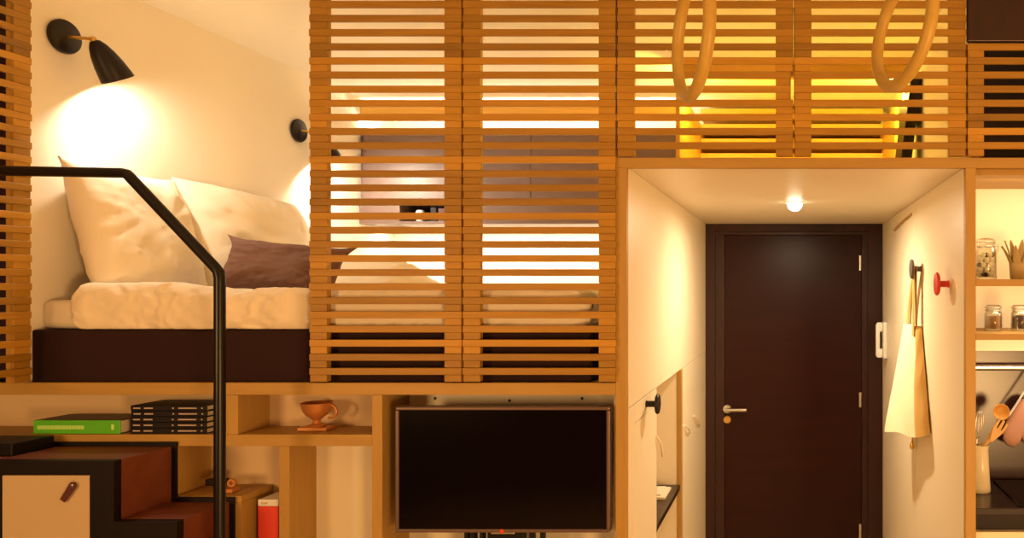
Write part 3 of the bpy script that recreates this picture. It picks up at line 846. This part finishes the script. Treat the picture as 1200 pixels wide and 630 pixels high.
bm = bmesh.new(); bx(bm, K(509), K(519), YC+.04, YC+.14, zc0+.0145, zc0+.085, .002)
tag(obj('book', bm, 'bookgreen' if 0 else 'leather'), 'dark red book at the right end of the open bay', 'book')
struct('trim_4', one(bx, XL+.002, -.60, YC+.02, YC+.034, az(136.5,YC), az(120,YC)), 'goldboard', 'honey coloured board along the ceiling behind the shutters', 'trim')
def area(name, loc, size, energy, col, rot=(0,0,0), spread=None):
    L = bpy.data.lights.new(name, 'AREA'); L.shape = 'RECTANGLE'; L.size, L.size_y = size; L.energy = energy; L.color = col
    if spread: L.spread = math.radians(spread)
    o = bpy.data.objects.new(name, L); o.location = loc; o.rotation_euler = rot; C.objects.link(o); return o
WARM = (1,.77,.47)
# LED strips under and over the cabinet
bm = bmesh.new(); bx(bm, -2.1, -.65, YC+.20, YC+.212, zc0-.006, zc0-.0004); tag(obj('led_strip', bm, 'led'), 'thin glowing strip under the smoked wall cabinet', 'light strip')
area('cabinet_light', (-1.42, YC+.205, zc0-.010), (1.62,.02), 13, (1,.82,.57))
bm = bmesh.new(); bx(bm, -2.1, -.65, YC+.10, YC+.112, zc1+.0004, zc1+.006); tag(obj('led_strip', bm, 'led'), 'thin glowing strip on top of the smoked wall cabinet', 'light strip')
area('cabinet_top_light', (-1.42, YC+.106, zc1+.012), (1.62,.02), 11, (1,.84,.60), (PI,0,0))
# small bright bulb at the left end of the cabinet
p = at(421, 145, YC+.0)
t = thing('spot_bulb', 'tiny bright bulb above the left corner of the smoked cabinet', 'bulb', (p.x, YC+.03, zc1))
bm = bmesh.new(); lathe(bm, [(0,0),(.016,0),(.016,.012),(.010,.016),(0,.016)], 20, Matrix.Translation((p.x+.005, YC+.03, zc1+.0004))); obj('socket', bm, 'steel', t, 40)
bm = bmesh.new(); lathe(bm, [(0,.016),(.010,.017),(.017,.028),(.019,.038),(.014,.050),(0,.056)], 20, Matrix.Translation((p.x+.005, YC+.03, zc1+.0006))); obj('glass_bulb', bm, 'bulbwarm', t, 60)

# the yellow lit store above the entrance
YR = 3.30
struct('trim_5', one(bx, -.52, .536, YR, YR+.03, az(91,YR), ZC-.0005, .001), 'goldboard', 'honey wood beam on the ceiling above the entrance', 'trim')
t = thing('storage_shelf', 'honey wood shelving with dark gaps, lit yellow above the entrance', 'shelf', (0, 4.0, ZL2+.003))
zfl = ZL2+.0035
obj('side_panel', one(bx, -.515, -.497, YR+.032, YB+.04, zfl, ZC-.11, .001), 'goldboard', t)
obj('side_panel', one(bx, .497, .515, 3.62, YB+.04, zfl, ZC-.11, .001), 'goldboard', t)
yb_ = 4.10
for (ya, yb2) in ((128,139),(146,154),(163,174),(180,190)):
    obj('board', one(bx, -.496, .496, yb_-.015 , YB+.04, az(yb2,yb_), az(ya,yb_), .001), 'goldboard', t)
obj('back_board', one(bx, -.496, .496, YB+.0405, YB+.0445, zfl, ZC-.11), 'darkboard', t)
def yellow_bulb(x, label):
    p = Vector((x, 3.42, 2.672))
    t = thing('ceiling_bulb', label, 'bulb', (x, p.y, ZC), 'yellow bulbs under the ceiling above the entrance')
    bm = bmesh.new(); lathe(bm, [(0,ZC-.0006),(.022,ZC-.0006),(.022,ZC-.02),(.014,ZC-.032),(0,ZC-.032)], 20, Matrix.Translation((x,p.y,0))); obj('socket', bm, 'brass', t, 40)
    bm = bmesh.new(); lathe(bm, [(0,ZC-.0325),(.010,ZC-.034),(.018,ZC-.050),(.020,ZC-.063),(.014,ZC-.078),(0,ZC-.084)], 20, Matrix.Translation((x,p.y,0))); obj('glass_bulb', bm, 'bulbyellow', t, 60)
    L = bpy.data.lights.new('yellow_light', 'POINT'); L.energy = 11; L.color = (1,.66,.08); L.shadow_soft_size = .03
    lo = bpy.data.objects.new('yellow_light', L); lo.location = (x, p.y+.03, ZC-.12); C.objects.link(lo)
yellow_bulb(-.445, 'yellow bulb seen through the narrow looking gym ring')
yellow_bulb(.455, 'yellow bulb seen low through the open gym ring')
# dark board leaning on the side wall
bm = bmesh.new()
prism(bm, [(.430,0),(.475,0),(.536,.50),(.492,.50)], 3.08, 3.30, .002)
bm.transform(Matrix.Translation((0,0,zfl+.0005)))
tag(obj('folded_board', bm, 'darkboard'), 'dark folded board leaning on the side wall behind the right shutter', 'board')

# ------------------------------------------------------------------ kitchen corner
YK = 2.55; xk0 = ax(1143,2.22)+.0005; xk1 = 2.34
t = thing('kitchen_shelf', 'open plywood kitchen shelf with jars right of the entrance', 'shelf', (1.4, 2.4, 1.58))
zk = az(197,2.22)-.0005
obj('back_panel', one(bx, xk0, xk1, YK, YK+.012, 1.5235, zk), 'kitchen_in', t)
obj('top_board', one(bx, xk0, xk1, 2.2365, YK-.0005, zk-.018, zk), 'ply', t)
s1a, s1b = az(335,2.22), az(327,2.22); s2a, s2b = az(398,2.22), az(391,2.22)
obj('shelf_board', one(bx, xk0, xk1, 2.216, YK-.0005, s1a, s1b, .001), 'ply', t)
obj('shelf_board', one(bx, xk0, xk1, 2.216, YK-.0005, s2a, s2b, .001), 'ply', t)
area('shelf_light_1', (1.0, 2.30, zk-.022), (.8,.03), 3.2, WARM, (math.radians(20),0,0))
area('shelf_light_2', (1.0, 2.26, s1a-.004), (.8,.02), 2.2, WARM, (math.radians(20),0,0))
area('shelf_light_3', (1.0, 2.36, s2a-.004), (.8,.02), 2.2, WARM, (math.radians(10),0,0))
zw1, zw0 = az(595,2.22), az(603,2.22)
o = obj('splashback', one(bx, xk0, xk1, YK, YK+.012, zw1+.0005, 1.523), 'splash'); tag(o, 'dark glossy splashback behind the kitchen worktop', 'splashback')
bm = bmesh.new(); zr_ = az(430.5, YK-.035)
tube(bm, [(xk0+.002, YK-.035, zr_), (xk1-.01, YK-.035, zr_)], .010, 16)
for xx in (.60, 1.3, 2.0): tube(bm, [(xx, YK-.035, zr_), (xx, YK-.0006, zr_)], .005, 10)
tag(obj('utensil_rail', bm, 'steel', None, 40), 'bright steel rail across the dark kitchen splashback', 'rail')
o = obj('worktop', one(bx, xk0, xk1, 2.217, YK+.012, zw0, zw1, .002), 'worktop'); tag(o, 'dark stone kitchen worktop', 'worktop')
bm = bmesh.new(); bx(bm, ax(1195,2.225), ax(1195,2.225)+.56, 2.235, YK-.03, zw1+.0004, zw1+.006, .002)
tag(obj('cooking_hob', bm, 'hob'), 'black glass hob set on the worktop', 'hob')
t = thing('base_cabinet', 'cream kitchen base cabinet under the dark worktop', 'cabinet', (1.4, 2.4, 0))
obj('body', one(bx, xk0, xk1, 2.26, YK, 0, zw0-.0005), 'darkboard', t)
obj('drawer_front', one(bx, xk0+.004, xk0+.70, 2.235, 2.2595, az(840,2.235), az(623,2.235), .002), 'kitchen_in', t)
obj('drawer_front', one(bx, xk0+.704, xk1, 2.235, 2.2595, az(840,2.235), az(623,2.235), .002), 'kitchen_in', t)

def jar(cx, cy, zb, R, H, fill, label, fillmat):
    t = thing('glass_jar', label, 'jar', (cx, cy, zb), None)
    m = Matrix.Translation((cx, cy, zb+.0006))
    hs_ = H*.70
    bm = bmesh.new()
    lathe(bm, [(0,0),(R*.92,0),(R,.004),(R,hs_*.92),(R*.95,hs_),(R*.80,hs_+H*.06),(R*.80,H*.84),(R*.74,H*.84),(R*.74,hs_+H*.06),(R*.90,hs_*.97),(R*.93,hs_*.9),(R*.93,.006),(0,.005)], 32, m)
    body = obj('jar_body', bm, 'glass', t, 40)
    bm = bmesh.new()
    lathe(bm, [(0,H*.845),(R*.86,H*.845),(R*.90,H*.87),(R*.90,H*.95),(R*.70,H*.99),(0,H)], 32, m)
    lid = obj('lid', bm, 'glass', t, 40)
    bm = bmesh.new()
    for zq in (H*.80, H*.90):
        tube(bm, [(cx+R*.93*math.cos(2*PI*i/28), cy+R*.93*math.sin(2*PI*i/28), zb+zq) for i in range(28)], R*.045, 8, False, True)
    tube(bm, [(cx+R*.95, cy-.001, zb+H*.92), (cx+R*1.18, cy, zb+H*.84), (cx+R*1.12, cy, zb+H*.66), (cx+R*.98, cy, zb+H*.74)], R*.05, 8)
    obj('wire_clip', bm, 'steel', t, 60)
    if fillmat:
        bm = bmesh.new(); lathe(bm, [(0,.008),(R*.88,.008),(R*.90,.012),(R*.90,fill*.96),(R*.7,fill),(0,fill*1.03)], 28, m)
        f = obj('contents', bm, fillmat, t, 40)
    return t
jy = 2.36
t = jar(ax(1155,jy), jy, s1b, .034, az(279,jy)-s1b, .08, 'tall clip top jar of black and white sweets on the upper kitchen shelf', None)
wb, kb = bmesh.new(), bmesh.new()
random.seed(11)
for lay in range(5):
    for a in range(7):
        r = .020 if a else 0; an = a*PI/3+lay*.5
        q = Vector((ax(1155,jy)+r*math.cos(an), jy+r*math.sin(an), s1b+.016+lay*.0155))
        tgt = kb if (lay*3+a*5+lay*a) % 4 == 0 else wb
        lathe(tgt, [(0,-.0075),(.006,-.006),(.0092,0),(.006,.006),(0,.0075)], 10, Matrix.Translation(q))
obj('white_sweets', wb, 'sweet', t, 180)['kind'] = 'stuff'
obj('black_sweets', kb, 'sweetdark', t, 180)['kind'] = 'stuff'
jar(ax(1164,jy), jy, s2b, .0275, az(357,jy)-s2b, .046, 'small clip top jar of brown seeds on the lower kitchen shelf', 'seed')
jar(ax(1195,jy), jy, s2b, .0275, az(357,jy)-s2b, .048, 'small clip top jar of dark beans on the lower kitchen shelf', 'bean')

# vase of dried leaves
px_, vy = 1194, 2.37; vx = ax(px_, vy)
t = thing('dried_plant', 'splayed dried leaves in a slim pot beside the sweet jar', 'plant', (vx, vy, s1b))
bm = bmesh.new(); lathe(bm, [(0,0),(.024,0),(.027,.004),(.030,.05),(.028,.052),(.024,.01),(0,.008)], 26, Matrix.Translation((vx, vy, s1b+.0006)))
obj('pot', bm, 'leafdry', t, 40)
bm = bmesh.new()
for i in range(14):
    an = 2*PI*i/14+.2; tilt = (.55 if i % 2 else .30); Ln = .105 if i % 2 else .118
    dr = Vector((math.cos(an), math.sin(an), 0)); sd = Vector((-math.sin(an), math.cos(an), 0))
    prev = None; tt_ = bmesh.new()
    for k in range(9):
        q = k/8; rr = .012+.060*tilt*q+.012*q*q; z = s1b+.012+Ln*q-.02*tilt*q*q
        wd = .012*math.sin(PI*min(1,.25+.75*q*.97))**.8 + .0005
        c_ = Vector((vx, vy, z))+dr*rr
        cur = [tt_.verts.new(c_+sd*wd), tt_.verts.new(c_+dr*.004), tt_.verts.new(c_-sd*wd), tt_.verts.new(c_-dr*.0025)]
        if prev:
            for j in range(4): tt_.faces.new((prev[j], prev[(j+1)%4], cur[(j+1)%4], cur[j]))
        prev = cur
    bmesh.ops.recalc_face_normals(tt_, faces=tt_.faces); merge(bm, tt_)
obj('leaves', bm, 'leafdry', t, 60)

# utensil pot and tools
uy = 2.40; ux_ = ax(1149, uy)
t = thing('utensil_pot', 'cream glazed pot of cooking tools at the left end of the worktop', 'pot', (ux_, uy, zw1))
bm = bmesh.new(); HT = az(521,uy)-zw1
lathe(bm, [(0,0),(.030,0),(.032,.004),(.027,HT*.55),(.025,HT*.9),(.027,HT),(.0235,HT),(.022,HT*.9),(.024,HT*.5),(.027,.008),(0,.008)], 32, Matrix.Translation((ux_, uy, zw1+.0006)))
obj('pot_body', bm, 'ceramic', t, 40)
bott = Vector((ux_, uy, zw1+.012))
def tool_dir(px, py, dy=0): return at(px, py, uy+dy)
# spoon
e = tool_dir(1174, 483, .012)
bm = bmesh.new(); tube(bm, [bott+Vector((-.006,.004,0)), Vector((ux_+.012, uy+.006, zw1+HT)), e-(e-bott).normalized()*.020], .005, 12, flat=.7)
t = thing('wooden_spoon', 'wooden spoon with round amber bowl standing in the utensil pot', 'spoon', bott)
obj('handle', bm, 'palewood', t, 60)
bm = bmesh.new(); lathe(bm, [(0,.000),(.014,.001),(.022,.006),(.0262,.014),(.0245,.0145),(.020,.008),(.012,.0045),(0,.0035)], 30, along(e+Vector((0,.012,0)), (-.12,-1,.1)))
bo = obj('bowl', bm, 'spoonbowl', t, 50)
# slotted fork / spatula
a = Vector((ux_+.010, uy-.010, zw1+HT)); e0 = tool_dir(1163, 513, -.02); e1 = tool_dir(1175, 494, -.02)
bm = bmesh.new(); tube(bm, [bott+Vector((-.004,-.006,0)), a, e0], .0048, 12)
dd = (e1-e0).normalized(); ss = Vector((dd.z, 0, -dd.x))
def blade(bm, outline, th=.0028):
    tt_ = bmesh.new(); fr_ = [tt_.verts.new(e0+dd*v+ss*u+Vector((0,-th,0))) for u, v in outline]; bk = [tt_.verts.new(e0+dd*v+ss*u+Vector((0,th,0))) for u, v in outline]
    tt_.faces.new(fr_); tt_.faces.new(bk[::-1]); n = len(outline)
    for i in range(n): tt_.faces.new((fr_[i], bk[i], bk[(i+1)%n], fr_[(i+1)%n]))
    bmesh.ops.recalc_face_normals(tt_, faces=tt_.faces); merge(bm, tt_)
t = thing('wooden_fork', 'pale wooden salad fork leaning out of the utensil pot', 'fork', bott)
obj('handle', bm, 'palewood', t, 60)
bm = bmesh.new()
blade(bm, [(-.004,-.012),(.004,-.012),(.013,.012),(.019,.030),(.020,.062),(.014,.064),(.012,.036),(.008,.034),(.0055,.066),(-.001,.067),(-.0025,.035),(-.007,.034),(-.009,.062),(-.015,.060),(-.016,.030),(-.011,.012)])
obj('tines', bm, 'palewood', t)
# whisk
t = thing('whisk', 'steel balloon whisk standing in the utensil pot by the post', 'whisk', bott)
wa = Vector((ux_-.013, uy+.006, zw1+HT-.01)); wdv = (tool_dir(1149, 478, .0)-wa).normalized()
bm = bmesh.new(); tube(bm, [bott+Vector((-.012,.006,0)), wa, wa+wdv*.03], .0055, 12); obj('handle', bm, 'steel', t, 60)
bm = bmesh.new(); w0 = wa+wdv*.03; sv = wdv.cross(Vector((0,1,0))).normalized(); fv = wdv.cross(sv)
for i in range(5):
    an = PI*i/5; s_ = sv*math.cos(an)+fv*math.sin(an)
    pts = []
    for k in range(21):
        q = k/20; th = PI*q
        pts.append(w0 + wdv*(.088*math.sin(th)**.8) + s_*(.024*math.cos(th)*(.25+.75*math.sin(th)**.6)))
    tube(bm, pts, .0011, 6)
obj('wires', bm, 'steel', t, 60)

# pink oven mitt hanging from the rail
my = YK-.055
t = thing('oven_mitt', 'pink quilted oven mitt hanging by a white loop from the rail', 'oven mitt', at(1193, 523, my))
def blob(outline, th, y):
    bm = bmesh.new(); cx_ = sum(p[0] for p in outline)/len(outline); cy_ = sum(p[1] for p in outline)/len(outline)
    lay = []
    for (s, k) in ((1.0,0),(.92,.55),(.75,.85),(.45,.98),(.15,1.0)):
        lay.append((s,k))
    rings = {}
    for sgn in (-1,1):
        pr = None
        for s, k in lay:
            if sgn == 1 and s == 1.0: ring = rings[0]
            else: ring = [bm.verts.new(at(cx_+(p[0]-cx_)*s, cy_+(p[1]-cy_)*s, y)+Vector((0,sgn*th*k,0))) for p in outline]
            if s == 1.0 and sgn == -1: rings[0] = ring
            if pr:
                for j in range(len(ring)): bm.faces.new((pr[j], pr[(j+1)%len(ring)], ring[(j+1)%len(ring)], ring[j]))
            pr = ring
        bm.faces.new(pr)
    bmesh.ops.recalc_face_normals(bm, faces=bm.faces); return bm
ol = [(1184,482),(1180,492),(1176,503),(1175,514),(1179,521),(1187,524),(1194,520),(1197,512),(1199,518),(1204,523),(1210,522),(1213,514),(1212,500),(1212,484),(1210,470),(1203,466),(1195,468),(1189,474)]
mb = obj('mitt_body', blob(ol, .016, my), 'pinkcloth', t, 180)
bm = bmesh.new(); tube(bm, [at(1182,487,my-.018), at(1192,472,my-.019), at(1203,454,my-.014), at(1210,440,my-.006), at(1213,431,my+.004)], .0085, 10, flat=.35)
lp = obj('hanging_loop', bm, 'white', t, 60); lp['label'] = 'white fabric loop'

# ------------------------------------------------------------------ room lights
ROOM = (1,.575,.22)
area('room_lamp_right', (1.45, -1.0, .98), (.6,.6), 80, ROOM, (math.radians(97),0,math.radians(28)))
area('room_lamp_left', (-2.5, -.7, 1.55), (.6,.6), 42, ROOM, (math.radians(90),0,math.radians(-32)))
# faint warm world background added as even fill, no lamp
w_ = bpy.data.worlds.new('world'); bpy.context.scene.world = w_; w_.use_nodes = True
w_.node_tree.nodes['Background'].inputs[0].default_value = (1,.75,.45,1); w_.node_tree.nodes['Background'].inputs[1].default_value = .02

# ------------------------------------------------------------------ camera
cam = bpy.data.cameras.new('camera'); co = bpy.data.objects.new('camera', cam); C.objects.link(co)
co.location = (0,0,EZ); co.rotation_euler = (PI/2,0,0)
cam.sensor_width = 36; cam.sensor_fit = 'HORIZONTAL'; cam.lens = F/1200*36
cam.shift_x = (600-EX)/1200; cam.shift_y = (EY-315)/1200; cam.clip_start = .05
sc = bpy.context.scene; sc.camera = co
sc.view_settings.view_transform = 'Standard'; sc.view_settings.look = 'None'
sc.view_settings.exposure = 0; sc.view_settings.gamma = 1; sc.view_settings.use_curve_mapping = False
